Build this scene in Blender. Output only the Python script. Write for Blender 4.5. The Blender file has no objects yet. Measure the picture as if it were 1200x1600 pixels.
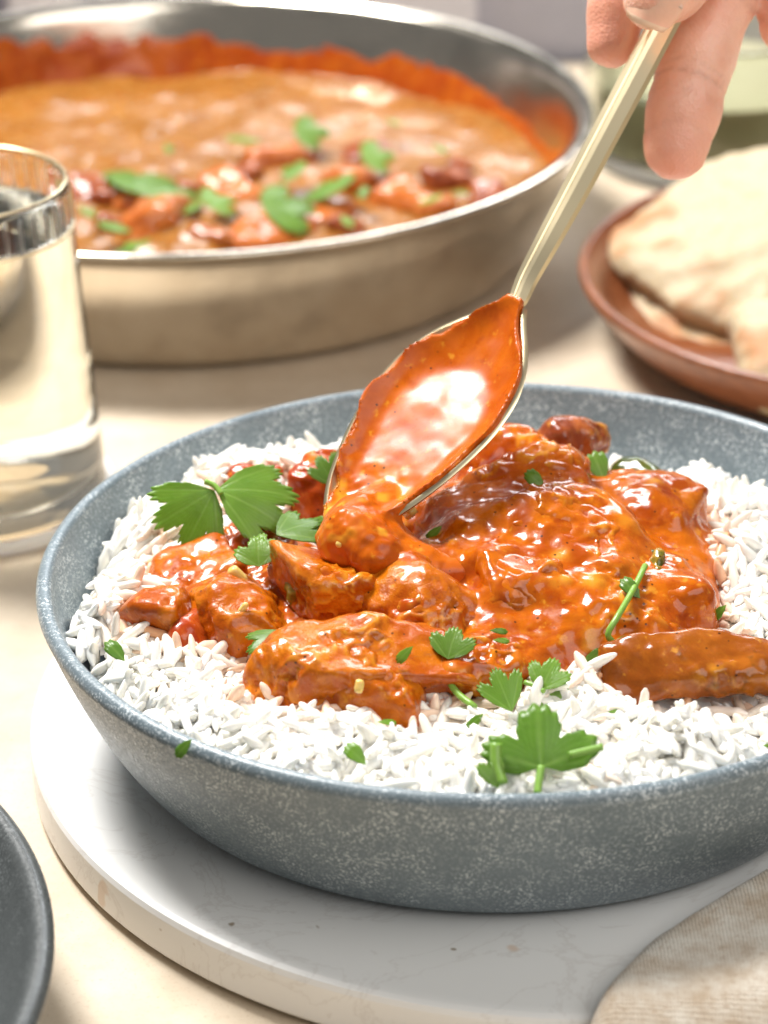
import bpy, math, numpy as np
from mathutils import Vector, Matrix
sc = bpy.context.scene
COL = sc.collection
rng = np.random.default_rng(7)

# ------------------------------------------------------------------ camera
CF, CP, CR, CH = 4623.77, 0.4543, 0.0108, 0.388      # focal length in px of a 1200x1600 frame, pitch, roll, height
c_, s_ = math.cos(CP), math.sin(CP); cr, sr = math.cos(CR), math.sin(CR)
R0, U0, FW = np.array([1., 0, 0]), np.array([0, s_, c_]), np.array([0, c_, -s_])
RT, UP = cr*R0 - sr*U0, sr*R0 + cr*U0
EYE = np.array([0, 0, CH])
cd = bpy.data.cameras.new('camera'); cam_ob = bpy.data.objects.new('camera', cd); COL.objects.link(cam_ob)
cam_ob.matrix_world = Matrix(((RT[0], UP[0], -FW[0], EYE[0]), (RT[1], UP[1], -FW[1], EYE[1]), (RT[2], UP[2], -FW[2], EYE[2]), (0, 0, 0, 1)))
cd.sensor_fit = 'VERTICAL'; cd.sensor_height = 36; cd.sensor_width = 27; cd.lens = CF*36/1600
cd.clip_start = 0.02; cd.clip_end = 50
cd.dof.use_dof = True; cd.dof.focus_distance = 0.698; cd.dof.aperture_fstop = 13.0
sc.camera = cam_ob
def ray(x, y): return FW + RT*(x-600)/CF + UP*(800-y)/CF
def at(x, y, z): d = ray(x, y); return EYE + d*(z-CH)/d[2]          # photo point on a level plane
def cam(x, y, d): return EYE + ray(x, y)*d                          # photo point at a known distance

# ------------------------------------------------------------------ light
w = bpy.data.worlds.new('World'); sc.world = w; w.use_nodes = True
w.node_tree.nodes['Background'].inputs[0].default_value = (1.0, 0.995, 0.985, 1)
w.node_tree.nodes['Background'].inputs[1].default_value = 0.18
def area(name, loc, target, sx, sy, power, col):
    l = bpy.data.lights.new(name, 'AREA'); l.shape = 'RECTANGLE'; l.size = sx; l.size_y = sy; l.energy = power; l.color = col
    o = bpy.data.objects.new(name, l); COL.objects.link(o); o.location = loc
    o.rotation_euler = (Vector(target)-Vector(loc)).to_track_quat('-Z', 'Y').to_euler(); return o
area('window_light', (-0.55, 1.32, 1.42), (0.0, 0.75, 0.03), 0.46, 0.5, 56, (1.0, 0.985, 0.96))
area('sky_light', (0.25, 2.4, 1.0), (0.02, 0.75, 0.05), 0.9, 0.3, 13, (0.92, 0.96, 1.0))
area('fill_light', (0.75, -0.15, 1.25), (0.05, 0.65, 0.03), 1.3, 1.0, 14, (1.0, 0.97, 0.93))  # added soft fill from the front right, no bounce card is modelled
sc.view_settings.view_transform = 'Standard'; sc.view_settings.look = 'None'
sc.view_settings.gamma = 1; sc.view_settings.exposure = 0.0
sc.cycles.use_denoising = True; sc.cycles.max_bounces = 14; sc.cycles.transmission_bounces = 12; sc.cycles.sample_clamp_indirect = 30

# ------------------------------------------------------------------ helpers: objects
def tag(o, label=None, cat=None, group=None, kind=None):
    if label: o['label'] = label
    if cat: o['category'] = cat
    if group: o['group'] = group
    if kind: o['kind'] = kind
    return o
def empty(name, loc):
    o = bpy.data.objects.new(name, None); COL.objects.link(o); o.location = loc; o.empty_display_size = 0.01; return o
def npmesh(name, V, F, smooth=True):
    V = np.asarray(V, np.float32); F = np.asarray(F, np.int32); k = F.shape[1]
    me = bpy.data.meshes.new(name); me.vertices.add(len(V)); me.vertices.foreach_set('co', V.ravel())
    me.loops.add(F.size); me.loops.foreach_set('vertex_index', F.ravel())
    me.polygons.add(len(F)); me.polygons.foreach_set('loop_start', np.arange(0, F.size, k, dtype=np.int32))
    me.update(calc_edges=True); me.polygons.foreach_set('use_smooth', np.full(len(F), smooth)); me.validate(); return me
def attr(me, name, vals):
    a = me.attributes.new(name, 'FLOAT', 'POINT'); a.data.foreach_set('value', np.asarray(vals, np.float32))
def obj(name, V, F, mat, parent=None, smooth=True, center=None, attrs=None):
    V = np.asarray(V, float)
    if center is None: center = np.array([V[:, 0].mean(), V[:, 1].mean(), V[:, 2].min()])
    me = npmesh(name, V-center, F, smooth); me.materials.append(mat)
    for k, v in (attrs or {}).items(): attr(me, k, v)
    o = bpy.data.objects.new(name, me); COL.objects.link(o); o.location = center
    if parent is not None:
        o.parent = parent; o.location = np.asarray(center)-np.array(world_loc(parent))
    return o
def world_loc(o):
    l = np.array(o.location)
    while o.parent is not None: o = o.parent; l = l+np.array(o.location)
    return l
def lathe(prof, cx, cy, n=128, a0=0, a1=2*math.pi):
    prof = np.asarray(prof, float); full = abs(a1-a0-2*math.pi) < 1e-6
    t = np.linspace(a0, a1, n, endpoint=not full)
    V = np.stack([cx+np.outer(np.cos(t), prof[:, 0]), cy+np.outer(np.sin(t), prof[:, 0]), np.tile(prof[:, 1], (n, 1))], -1).reshape(-1, 3)
    m = len(prof); F = []
    for i in range(n if full else n-1):
        j = (i+1) % n
        for k in range(m-1): F.append((i*m+k, j*m+k, j*m+k+1, i*m+k+1))
    return V, np.array(F)
def spline(P, n):                                                   # Catmull-Rom through the points
    P = np.asarray(P, float); Q = np.vstack([2*P[0]-P[1], P, 2*P[-1]-P[-2]]); out = []
    u = np.linspace(0, len(P)-1, n)
    for x in u:
        i = min(int(x), len(P)-2); t = x-i; a, b, c, d = Q[i], Q[i+1], Q[i+2], Q[i+3]
        out.append(.5*((2*b)+(c-a)*t+(2*a-5*b+4*c-d)*t*t+(3*b-a-3*c+d)*t**3))
    return np.array(out)
def tube(P, rad, n=10, cap=True):
    P = np.asarray(P, float); rad = np.broadcast_to(rad, (len(P),)); V = []; F = []
    T = np.gradient(P, axis=0); T /= np.linalg.norm(T, axis=1)[:, None]+1e-12
    ref = np.array([0.3, -0.5, 0.8])
    for i in range(len(P)):
        a = np.cross(T[i], ref); a /= np.linalg.norm(a); b = np.cross(T[i], a)
        for k in range(n):
            g = 2*math.pi*k/n; V.append(P[i]+rad[i]*(a*math.cos(g)+b*math.sin(g)))
    for i in range(len(P)-1):
        for k in range(n): F.append((i*n+k, i*n+(k+1) % n, (i+1)*n+(k+1) % n, (i+1)*n+k))
    if cap:
        V += [P[0], P[-1]]; a, b = len(V)-2, len(V)-1
        for k in range(n):
            F.append((a, (k+1) % n, k, k)); F.append((b, (len(P)-1)*n+k, (len(P)-1)*n+(k+1) % n, (len(P)-1)*n+(k+1) % n))
        F = [f if len(set(f)) == 4 else (f[0], f[1], f[2], f[2]) for f in F]
    return np.array(V), F
def fix(F):                                                         # degenerate quads to triangles for from_pydata
    return [tuple(dict.fromkeys(f)) for f in F]
def pobj(name, V, F, mat, parent=None, smooth=True, center=None):
    V = np.asarray(V, float)
    if center is None: center = np.array([V[:, 0].mean(), V[:, 1].mean(), V[:, 2].min()])
    me = bpy.data.meshes.new(name); me.from_pydata((V-center).tolist(), [], fix(F)); me.update()
    me.polygons.foreach_set('use_smooth', np.full(len(me.polygons), smooth)); me.materials.append(mat)
    o = bpy.data.objects.new(name, me); COL.objects.link(o); o.location = center
    if parent is not None: o.parent = parent; o.location = np.asarray(center)-world_loc(parent)
    return o

# ------------------------------------------------------------------ helpers: noise and implicit surfaces
def hash3(i, j, k):
    h = (i*374761393 + j*668265263 + k*2147483647) & 0xffffffff
    h = ((h ^ (h >> 13))*1274126177) & 0xffffffff
    return ((h ^ (h >> 16)) & 0xffff)/32767.5-1
def vnoise(P):
    P = np.asarray(P, float); I = np.floor(P).astype(np.int64); f = P-I; f = f*f*f*(f*(f*6-15)+10); r = 0
    for dx in (0, 1):
        for dy in (0, 1):
            for dz in (0, 1):
                wgt = (f[..., 0] if dx else 1-f[..., 0])*(f[..., 1] if dy else 1-f[..., 1])*(f[..., 2] if dz else 1-f[..., 2])
                r = r+wgt*hash3(I[..., 0]+dx+1000, I[..., 1]+dy+1000, I[..., 2]+dz+1000)
    return r
def fbm(P, s, o=3, off=0.0):
    P = np.asarray(P)/s+off; r = 0; a = 1.
    for _ in range(o): r = r+a*vnoise(P); P = P*2.03+17.1; a *= .5
    return r
def nets(f, lo, hi, h):
    lo, hi = np.asarray(lo, float), np.asarray(hi, float); n = np.ceil((hi-lo)/h).astype(int)+1
    G = np.stack(np.meshgrid(*[lo[i]+h*np.arange(n[i]) for i in range(3)], indexing='ij'), -1)
    D = f(G); S = D < 0
    cs = [(i, j, k) for i in (0, 1) for j in (0, 1) for k in (0, 1)]
    cnt = sum(S[i:n[0]-1+i, j:n[1]-1+j, k:n[2]-1+k].astype(np.int8) for i, j, k in cs)
    act = (cnt > 0) & (cnt < 8); idx = np.argwhere(act); cid = np.full(act.shape, -1, np.int64); cid[act] = np.arange(len(idx))
    val = np.stack([D[idx[:, 0]+i, idx[:, 1]+j, idx[:, 2]+k] for i, j, k in cs], 1)
    acc = np.zeros((len(idx), 3)); num = np.zeros(len(idx)); C = np.array(cs, float)
    for a in range(8):
        for b in range(a+1, 8):
            if abs(C[a]-C[b]).sum() == 1:
                x = (val[:, a] < 0) != (val[:, b] < 0); t = val[:, a]/(val[:, a]-val[:, b]+1e-30)
                acc[x] += C[a]+t[x, None]*(C[b]-C[a]); num[x] += 1
    V = lo+h*(idx+acc/num[:, None]); Q = []
    for ax in range(3):
        b, c = (ax+1) % 3, (ax+2) % 3
        s1 = [slice(None)]*3; s2 = [slice(None)]*3; s1[ax] = slice(0, -1); s2[ax] = slice(1, None)
        for q in (b, c): s1[q] = slice(1, -1); s2[q] = slice(1, -1)
        A, B = S[tuple(s1)], S[tuple(s2)]; e = np.argwhere(A != B); flip = A[A != B]
        e[:, b] += 1; e[:, c] += 1; eb = np.zeros(3, int); ec = np.zeros(3, int); eb[b] = 1; ec[c] = 1
        q = np.stack([cid[tuple((e-eb-ec).T)], cid[tuple((e-ec).T)], cid[tuple(e.T)], cid[tuple((e-eb).T)]], 1)
        q[~flip] = q[~flip][:, ::-1]; Q.append(q)
    return V, np.concatenate(Q)
def vnormals(V, F):
    n = np.cross(V[F[:, 2]]-V[F[:, 0]], V[F[:, 3]]-V[F[:, 1]]); N = np.zeros_like(V)
    for k in range(4): np.add.at(N, F[:, k], n)
    return N/(np.linalg.norm(N, axis=1)[:, None]+1e-15)
def relax(V, F, it=2, a=.5):
    for _ in range(it):
        S = np.zeros_like(V); c = np.zeros(len(V))
        for k in range(4):
            np.add.at(S, F[:, k], V[F[:, (k+1) % 4]]+V[F[:, k-1]]); np.add.at(c, F[:, k], 2)
        V = V+a*(S/c[:, None]-V)
    return V
def smin(a, b, k): h = np.clip(.5+.5*(b-a)/k, 0, 1); return b+(a-b)*h-k*h*(1-h)
def cone(P, a, b, ra, rb):                                          # tapered capsule
    a, b = np.asarray(a), np.asarray(b); d = b-a; t = np.clip(((P-a)@d)/(d@d+1e-18), 0, 1)
    return np.linalg.norm(P-a-t[..., None]*d, axis=-1)-(ra+(rb-ra)*t)
def rot(yaw, pitch=0, roll=0):
    return np.array(Matrix.Rotation(yaw, 3, 'Z') @ Matrix.Rotation(pitch, 3, 'Y') @ Matrix.Rotation(roll, 3, 'X'))
def rbox(P, c, half, M, r):
    q = np.abs((P-c)@M)-(np.asarray(half)-r)
    return np.linalg.norm(np.maximum(q, 0), axis=-1)+np.minimum(q.max(-1), 0)-r
def ell(P, c, rad, M=None):
    q = P-c
    if M is not None: q = q@M
    rad = np.asarray(rad); k0 = np.linalg.norm(q/rad, axis=-1); k1 = np.linalg.norm(q/rad**2, axis=-1)
    return k0*(k0-1)/(k1+1e-9)
def warp(P, a, s, ph=0.0):
    x, y, z = P[..., 0]/s, P[..., 1]/s, P[..., 2]/s
    return P+a*np.stack([np.sin(y*1.7+z*1.1+ph)+.5*np.sin(2.9*z+ph), np.sin(z*1.9+x*1.3+2*ph)+.5*np.sin(3.1*x+ph), np.sin(x*1.5+y*1.2+3*ph)+.5*np.sin(2.7*y)], -1)

# ------------------------------------------------------------------ helpers: materials
class M_:
    def __init__(s, name):
        s.m = bpy.data.materials.new(name); s.m.use_nodes = True; s.t = s.m.node_tree; s.b = s.t.nodes['Principled BSDF']; s.co = None
    def n(s, typ, **kw):
        x = s.t.nodes.new(typ)
        for k, v in kw.items(): setattr(x, k, v)
        return x
    def l(s, a, b): s.t.links.new(a, b)
    def coord(s, out='Object'):
        if s.co is None: s.co = s.n('ShaderNodeTexCoord')
        return s.co.outputs[out]
    def noise(s, scale, detail=3, rough=.5, dist=0, vec=None):
        x = s.n('ShaderNodeTexNoise'); x.inputs['Scale'].default_value = scale; x.inputs['Detail'].default_value = detail
        x.inputs['Roughness'].default_value = rough; x.inputs['Distortion'].default_value = dist
        s.l(vec if vec is not None else s.coord(), x.inputs['Vector']); return x.outputs['Fac']
    def voro(s, scale, out='Distance', feature='F1'):
        x = s.n('ShaderNodeTexVoronoi', feature=feature); x.inputs['Scale'].default_value = scale; s.l(s.coord(), x.inputs['Vector']); return x.outputs[out]
    def ramp(s, fac, *st):
        x = s.n('ShaderNodeValToRGB'); e = x.color_ramp.elements
        while len(e) < len(st): e.new(.5)
        for i, (p, c) in enumerate(st):
            e[i].position = p; e[i].color = (*c, 1) if len(c) == 3 else c
        s.l(fac, x.inputs['Fac']); return x.outputs['Color']
    def step(s, fac, a, b, lo=0, hi=1):
        x = s.n('ShaderNodeMapRange'); x.interpolation_type = 'SMOOTHSTEP'
        for i, v in ((1, a), (2, b), (3, lo), (4, hi)): x.inputs[i].default_value = v
        s.l(fac, x.inputs[0]); return x.outputs[0]
    def mix(s, fac, a, b, mode='MIX'):
        x = s.n('ShaderNodeMix', data_type='RGBA', blend_type=mode)
        for v, i in ((fac, 0), (a, 6), (b, 7)):
            if isinstance(v, (int, float)): x.inputs[i].default_value = v
            elif isinstance(v, tuple): x.inputs[i].default_value = (*v, 1)
            else: s.l(v, x.inputs[i])
        return x.outputs[2]
    def math(s, op, a, b=None):
        x = s.n('ShaderNodeMath', operation=op)
        for v, i in ((a, 0), (b, 1)):
            if v is None: continue
            if isinstance(v, (int, float)): x.inputs[i].default_value = v
            else: s.l(v, x.inputs[i])
        return x.outputs[0]
    def attr(s, name): x = s.n('ShaderNodeAttribute', attribute_name=name); return x.outputs['Fac']
    def set(s, **kw):
        for k, v in kw.items():
            i = s.b.inputs[k.replace('_', ' ')]
            if hasattr(v, 'links'): s.l(v, i)
            elif isinstance(v, tuple) and len(v) == 3 and i.type == 'RGBA': i.default_value = (*v, 1)
            else: i.default_value = v
        return s
    def bump(s, h, dist, strength=1.0, prev=None):
        x = s.n('ShaderNodeBump'); x.inputs['Strength'].default_value = strength; x.inputs['Distance'].default_value = dist
        s.l(h, x.inputs['Height'])
        if prev is not None: s.l(prev, x.inputs['Normal'])
        s.l(x.outputs['Normal'], s.b.inputs['Normal']); return x.outputs['Normal']
def sss(m, wgt, rad, scale):
    m.b.inputs['Subsurface Weight'].default_value = wgt; m.b.inputs['Subsurface Radius'].default_value = rad; m.b.inputs['Subsurface Scale'].default_value = scale
MAT = {}
def table_mat():
    m = M_('table_surface'); c = m.coord()
    a = m.ramp(m.noise(28, 5, .65), (.3, (.55, .44, .315)), (.7, (.69, .585, .45)))
    b = m.step(m.noise(900, 3, .7), .56, .72)
    col = m.mix(m.math('MULTIPLY', b, .45), a, (.40, .27, .15))
    col = m.mix(m.math('MULTIPLY', m.step(m.noise(140, 4, .7), .55, .75), .35), col, (.47, .34, .21))
    m.set(Base_Color=col, Roughness=.62); m.bump(m.noise(1200, 2), .0002, .35); return m.m
def stoneware(name, base, lite, dark, spk=1.0, rough=.42):
    m = M_(name)
    f1 = m.step(m.noise(1500, 2, .65), .54, .62); patch = m.step(m.noise(120, 3), .36, .66, .25, 1)
    f2 = m.step(m.voro(620), .22, .10); f3 = m.step(m.noise(2300, 2, .5), .60, .70)
    col = m.mix(m.noise(45, 3), dark, base)
    col = m.mix(m.math('MULTIPLY', m.math('MULTIPLY', f1, patch), .55*spk), col, lite)
    col = m.mix(m.math('MULTIPLY', m.math('MULTIPLY', f2, patch), .55*spk), col, lite)
    col = m.mix(m.math('MULTIPLY', f3, .5), col, tuple(x*.45 for x in dark))
    m.set(Base_Color=col, Roughness=m.step(m.noise(900, 2), .3, .7, rough-.08, rough+.1))
    m.b.inputs['Specular IOR Level'].default_value = .55
    m.bump(m.noise(1400, 3, .6), .0001, .5); return m.m
def marble_mat(name='white_marble'):
    m = M_(name)
    v = m.step(m.noise(26, 6, .62, 1.6), .515, .49); v2 = m.step(m.noise(26, 6, .62, 1.6), .47, .50)
    vein = m.math('MULTIPLY', v, v2)
    col = m.mix(m.noise(18, 4), (.80, .79, .76), (.88, .87, .85))
    col = m.mix(m.math('MULTIPLY', vein, .30), col, (.55, .50, .46))
    sp = m.step(m.noise(75, 2, .5), .73, .78); col = m.mix(m.math('MULTIPLY', sp, .45), col, (.62, .36, .16))
    sp2 = m.step(m.noise(160, 2, .5), .74, .78); col = m.mix(m.math('MULTIPLY', sp2, .8), col, (.24, .16, .08))
    m.set(Base_Color=col, Roughness=.36); sss(m, .15, (.01, .009, .008), .4)
    m.bump(m.noise(500, 3), .0001, .25); return m.m
def steel(name, tint, rough, stretch=(1, 1, 30), bump=.2):
    m = M_(name); mp = m.n('ShaderNodeMapping'); mp.inputs['Scale'].default_value = stretch; m.l(m.coord(), mp.inputs['Vector'])
    n = m.noise(60, 4, .6, 0, mp.outputs['Vector']); sm = m.noise(40, 4, .6)
    m.set(Metallic=1.0, Base_Color=m.mix(m.step(sm, .45, .75), tint, tuple(x*.78 for x in tint)), Roughness=m.step(n, .3, .7, rough-.06, rough+.1))
    m.bump(n, .0002, bump); return m.m
def sauce_mat(name, a, b, dark, rough=.2, bumps=True, bit=(.78, .36, .03), coat=.4, fine=.00012, mid=.00028, crough=.09):
    m = M_(name)
    col = m.mix(m.step(m.noise(75, 5, .65, .6), .38, .62), a, b)
    col = m.mix(m.math('MULTIPLY', m.step(m.noise(150, 3, .6), .56, .72), .55), col, dark)
    y = m.math('MAXIMUM', m.math('MULTIPLY', m.step(m.noise(260, 3, .6), .60, .74), .5), m.math('MULTIPLY', m.attr('bit'), .9))
    col = m.mix(y, col, bit)
    sp = m.step(m.voro(330), .14, .08); gate = m.step(m.noise(60, 2), .40, .50)
    col = m.mix(m.math('MULTIPLY', m.math('MULTIPLY', sp, gate), .85), col, (.035, .012, .004))
    m.set(Base_Color=col, Roughness=m.step(m.noise(240, 3), .35, .7, rough-.05, rough+.14))
    m.b.inputs['Specular IOR Level'].default_value = .2; m.b.inputs['Coat Weight'].default_value = coat; m.b.inputs['Coat Roughness'].default_value = crough
    sss(m, .1, (.003, .0008, .0002), .5)
    if bumps:
        p = m.bump(m.noise(150, 3, .5, .6), mid, .5); m.bump(m.noise(900, 3, .65), fine, .5, p)
    return m.m
def rice_mat(name, attribute):
    m = M_(name)
    if attribute: st = m.attr('stain'); tn = m.attr('tone')
    else:
        oi = m.n('ShaderNodeObjectInfo'); sp = m.n('ShaderNodeSeparateColor'); m.l(oi.outputs['Color'], sp.inputs[0]); st = sp.outputs[0]; tn = sp.outputs[1]
    col = m.mix(tn, (.89, .855, .77), (.97, .955, .91))
    col = m.mix(st, col, (.72, .30, .07))
    m.set(Base_Color=col, Roughness=.34); sss(m, .45, (.0013, .0012, .001), .6)
    m.bump(m.noise(900, 2), .0002, .3); return m.m
def leaf_mat():
    m = M_('cilantro_leaf'); v = m.attr('vein'); oi = m.n('ShaderNodeObjectInfo')
    col = m.mix(m.noise(160, 3), (.16, .30, .022), (.30, .50, .055))
    col = m.mix(m.math('MULTIPLY', oi.outputs['Random'], .5), col, (.05, .15, .03))
    col = m.mix(m.math('MULTIPLY', v, .55), col, (.38, .55, .14))
    m.set(Base_Color=col, Roughness=.33); m.b.inputs['Specular IOR Level'].default_value = .55
    sss(m, .25, (.001, .002, .0004), .5)
    m.bump(m.math('ADD', m.math('MULTIPLY', v, -.5), m.noise(700, 3)), .00022, .5)
    tr = m.n('ShaderNodeBsdfTranslucent'); m.l(m.mix(.5, col, (.34, .62, .05)), tr.inputs['Color'])
    mx = m.n('ShaderNodeMixShader'); mx.inputs[0].default_value = .42; out = m.t.nodes['Material Output']
    m.l(m.b.outputs[0], mx.inputs[1]); m.l(tr.outputs[0], mx.inputs[2]); m.l(mx.outputs[0], out.inputs['Surface']); return m.m
def plain(name, col, rough=.5, metal=0, **kw):
    m = M_(name); m.set(Base_Color=m.mix(m.noise(kw.pop('scale', 90), 4, .6), tuple(x*.86 for x in col), tuple(min(1, x*1.1) for x in col)), Roughness=rough, Metallic=float(metal))
    if 'sss' in kw: sss(m, *kw.pop('sss'))
    m.bump(m.noise(kw.pop('bs', 600), 3), kw.pop('bd', .0003), .35); return m.m
def glass_mat(name, col, rough=.0, ior=1.48):
    m = M_(name); m.set(Base_Color=col, Roughness=rough, IOR=ior); m.b.inputs['Transmission Weight'].default_value = 1; return m.m
def skin_mat():
    m = M_('skin'); col = m.mix(m.step(m.noise(60, 4, .6), .3, .7), (.78, .385, .265), (.88, .53, .40))
    col = m.mix(m.math('MULTIPLY', m.attr('blush'), .6), col, (.82, .33, .23))
    col = m.mix(m.attr('crease'), col, (.36, .12, .07))
    col = m.mix(m.math('MULTIPLY', m.step(m.noise(150, 3), .62, .72), .25), col, (.74, .36, .26))
    m.set(Base_Color=col, Roughness=.36); sss(m, .35, (.005, .002, .001), .5)
    p = m.bump(m.noise(420, 4, .65), .0007, .4); m.bump(m.voro(1300), .0003, .4, p); return m.m
def wood_mat():
    m = M_('plate_wood'); mp = m.n('ShaderNodeMapping'); mp.inputs['Scale'].default_value = (1, 9, 9); mp.inputs['Rotation'].default_value = (0, 0, .5); m.l(m.coord(), mp.inputs['Vector'])
    n = m.noise(28, 5, .6, .8, mp.outputs['Vector'])
    col = m.ramp(n, (.3, (.15, .042, .014)), (.6, (.26, .085, .032)), (.8, (.34, .13, .055)))
    m.set(Base_Color=col, Roughness=.30); m.bump(n, .0004, .3); return m.m
def naan_mat():
    m = M_('naan_bread'); n = m.noise(38, 4, .6)
    col = m.mix(m.noise(90, 4), (.46, .355, .21), (.56, .46, .305))
    col = m.mix(m.math('MULTIPLY', m.step(m.math('ADD', m.attr('crest'), m.math('MULTIPLY', n, .5)), .46, .80), .8), col, (.38, .14, .03))
    col = m.mix(m.math('MULTIPLY', m.attr('fold'), .7), col, (.50, .27, .09))
    m.set(Base_Color=col, Roughness=.62); sss(m, .3, (.004, .0025, .001), .6)
    m.bump(m.noise(260, 4, .6), .001, .4); return m.m
def napkin_mat():
    m = M_('linen_napkin'); a = m.ramp(m.noise(90, 5, .7), (.34, (.62, .48, .34)), (.62, (.90, .83, .72)))
    col = m.mix(m.math('MULTIPLY', m.step(m.noise(900, 4, .75), .54, .66), .55), a, (.46, .30, .17))
    wv1 = m.n('ShaderNodeTexWave', bands_direction='X'); wv2 = m.n('ShaderNodeTexWave', bands_direction='Y')
    for w_ in (wv1, wv2): w_.inputs['Scale'].default_value = 400; w_.inputs['Distortion'].default_value = 1.5; m.l(m.coord(), w_.inputs['Vector'])
    wv = m.math('MULTIPLY', wv1.outputs['Fac'], wv2.outputs['Fac']); col = m.mix(m.math('MULTIPLY', wv, .10), col, (.45, .32, .20))
    m.set(Base_Color=col, Roughness=.9); p = m.bump(m.noise(1700, 3, .7), .0006, .6); m.bump(wv, .0004, .6, p)
    m.b.inputs['Sheen Weight'].default_value = .25; return m.m
MAT['table'] = table_mat()
MAT['bowl'] = stoneware('speckled_stoneware', (.180, .228, .255), (.72, .78, .81), (.115, .152, .174), 1.5, .38)
MAT['dish'] = stoneware('charcoal_stoneware', (.085, .092, .092), (.30, .32, .32), (.05, .056, .056), .6, .34)
MAT['marble'] = marble_mat()
MAT['steel'] = steel('pan_steel', (.80, .73, .62), .13)
gm = M_('brushed_gold'); gm.set(Base_Color=gm.mix(gm.noise(30, 2), (.83, .69, .43), (.87, .74, .49)), Metallic=1.0, Roughness=.29); MAT['gold'] = gm.m
MAT['sauce'] = sauce_mat('curry_sauce', (.37, .060, .001), (.54, .128, .003), (.20, .014, .001), .2)
MAT['sauce_smooth'] = sauce_mat('spoon_sauce', (.46, .082, .002), (.56, .120, .004), (.34, .045, .002), .30, False, coat=.15, crough=.2)
MAT['chicken'] = sauce_mat('coated_chicken', (.41, .074, .001), (.57, .158, .005), (.23, .019, .001), .24, fine=.0005, mid=.0006)
MAT['tomato'] = sauce_mat('tomato_piece', (.36, .040, .004), (.50, .10, .014), (.20, .014, .002), .25)
MAT['brown'] = sauce_mat('browned_piece', (.22, .045, .014), (.40, .11, .025), (.07, .014, .006), .22)
MAT['eggplant'] = sauce_mat('vegetable_strip', (.26, .062, .005), (.38, .105, .008), (.035, .030, .006), .18)
MAT['skin_green'] = sauce_mat('dark_pepper_skin', (.05, .065, .010), (.09, .11, .015), (.16, .04, .004), .16)
MAT['pepper'] = sauce_mat('green_pepper_piece', (.26, .20, .022), (.36, .30, .05), (.40, .13, .012), .22)
MAT['pan_sauce'] = sauce_mat('pan_curry', (.25, .095, .014), (.32, .130, .023), (.25, .058, .005), .28, True, (.70, .36, .09), .15)
MAT['residue'] = sauce_mat('pan_residue', (.36, .055, .004), (.46, .10, .006), (.20, .018, .002), .26)
MAT['pan_chunk'] = sauce_mat('pan_chunk', (.44, .11, .02), (.58, .19, .05), (.26, .03, .006), .2)
MAT['rice_stuff'] = rice_mat('steamed_rice', True); MAT['rice'] = rice_mat('rice_grain', False)
MAT['leaf'] = leaf_mat(); MAT['stem'] = plain('cilantro_stem', (.22, .40, .06), .35, sss=(.3, (.002, .003, .001), .5))
MAT['glass'] = glass_mat('clear_glass', (1, 1, .985), 0, 1.34); MAT['drink'] = glass_mat('pale_drink', (.985, .955, .87), 0, 1.33)
MAT['green_glass'] = glass_mat('green_glass', (.86, .89, .78), .08)
MAT['cut_glass'] = glass_mat('cut_glass', (1, 1, .98), .3, 1.12); MAT['skin'] = skin_mat(); MAT['nail_tip'] = plain('nail_tip', (.92, .66, .48), .25); MAT['nail'] = plain('fingernail', (.90, .53, .38), .22, sss=(.4, (.003, .0015, .001), .5))
MAT['wood'] = wood_mat(); MAT['naan'] = naan_mat(); MAT['napkin'] = napkin_mat()
MAT['ledge'] = plain('painted_ledge', (.44, .44, .52), .5); MAT['ledge_light'] = plain('painted_ledge_light', (.66, .66, .74), .5)
MAT['black'] = plain('black_metal', (.012, .012, .014), .4); MAT['jar_fill'] = plain('jar_filling', (.36, .33, .21), .6, scale=30)
MAT['garlic'] = plain('garlic_bit', (.78, .55, .16), .3, sss=(.4, (.003, .002, .001), .5))

# ================================================================== SETTING
o = pobj('table', [(-3, -.6, 0), (3, -.6, 0), (3, 1.235, 0), (-3, 1.235, 0), (-3, -.6, -.03), (3, -.6, -.03), (3, 1.235, -.03), (-3, 1.235, -.03)],
         [(0, 1, 2, 3), (7, 6, 5, 4), (0, 4, 5, 1), (1, 5, 6, 2), (2, 6, 7, 3), (3, 7, 4, 0)], MAT['table'], smooth=False, center=(0, 0, 0)); tag(o, kind='structure')
def boxV(x0, x1, y0, y1, z0, z1):
    return [(x0, y0, z0), (x1, y0, z0), (x1, y1, z0), (x0, y1, z0), (x0, y0, z1), (x1, y0, z1), (x1, y1, z1), (x0, y1, z1)], [(3, 2, 1, 0), (4, 5, 6, 7), (0, 1, 5, 4), (1, 2, 6, 5), (2, 3, 7, 6), (3, 0, 4, 7)]
V, F = boxV(-1.6, 1.6, 1.24, 1.30, -.03, .085); ledge = pobj('back_ledge', V, F, MAT['ledge'], smooth=False, center=(0, 1.24, -.03)); tag(ledge, kind='structure')
for x0, x1 in ((-.34, -.165), (-.158, -.128), (-.118, .042)):
    V, F = boxV(x0, x1, 1.232, 1.2395, .001, .08); pobj('panel', V, F, MAT['ledge_light'], ledge, False)
V, F = tube(spline([(-.166, 1.222, 0), (-.1665, 1.222, .04), (-.167, 1.222, .09)], 6), .0042, 12)
tag(pobj('dark_post', V, F, MAT['black']), 'slim black post in the blurred background behind the pan', 'post')

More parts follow.
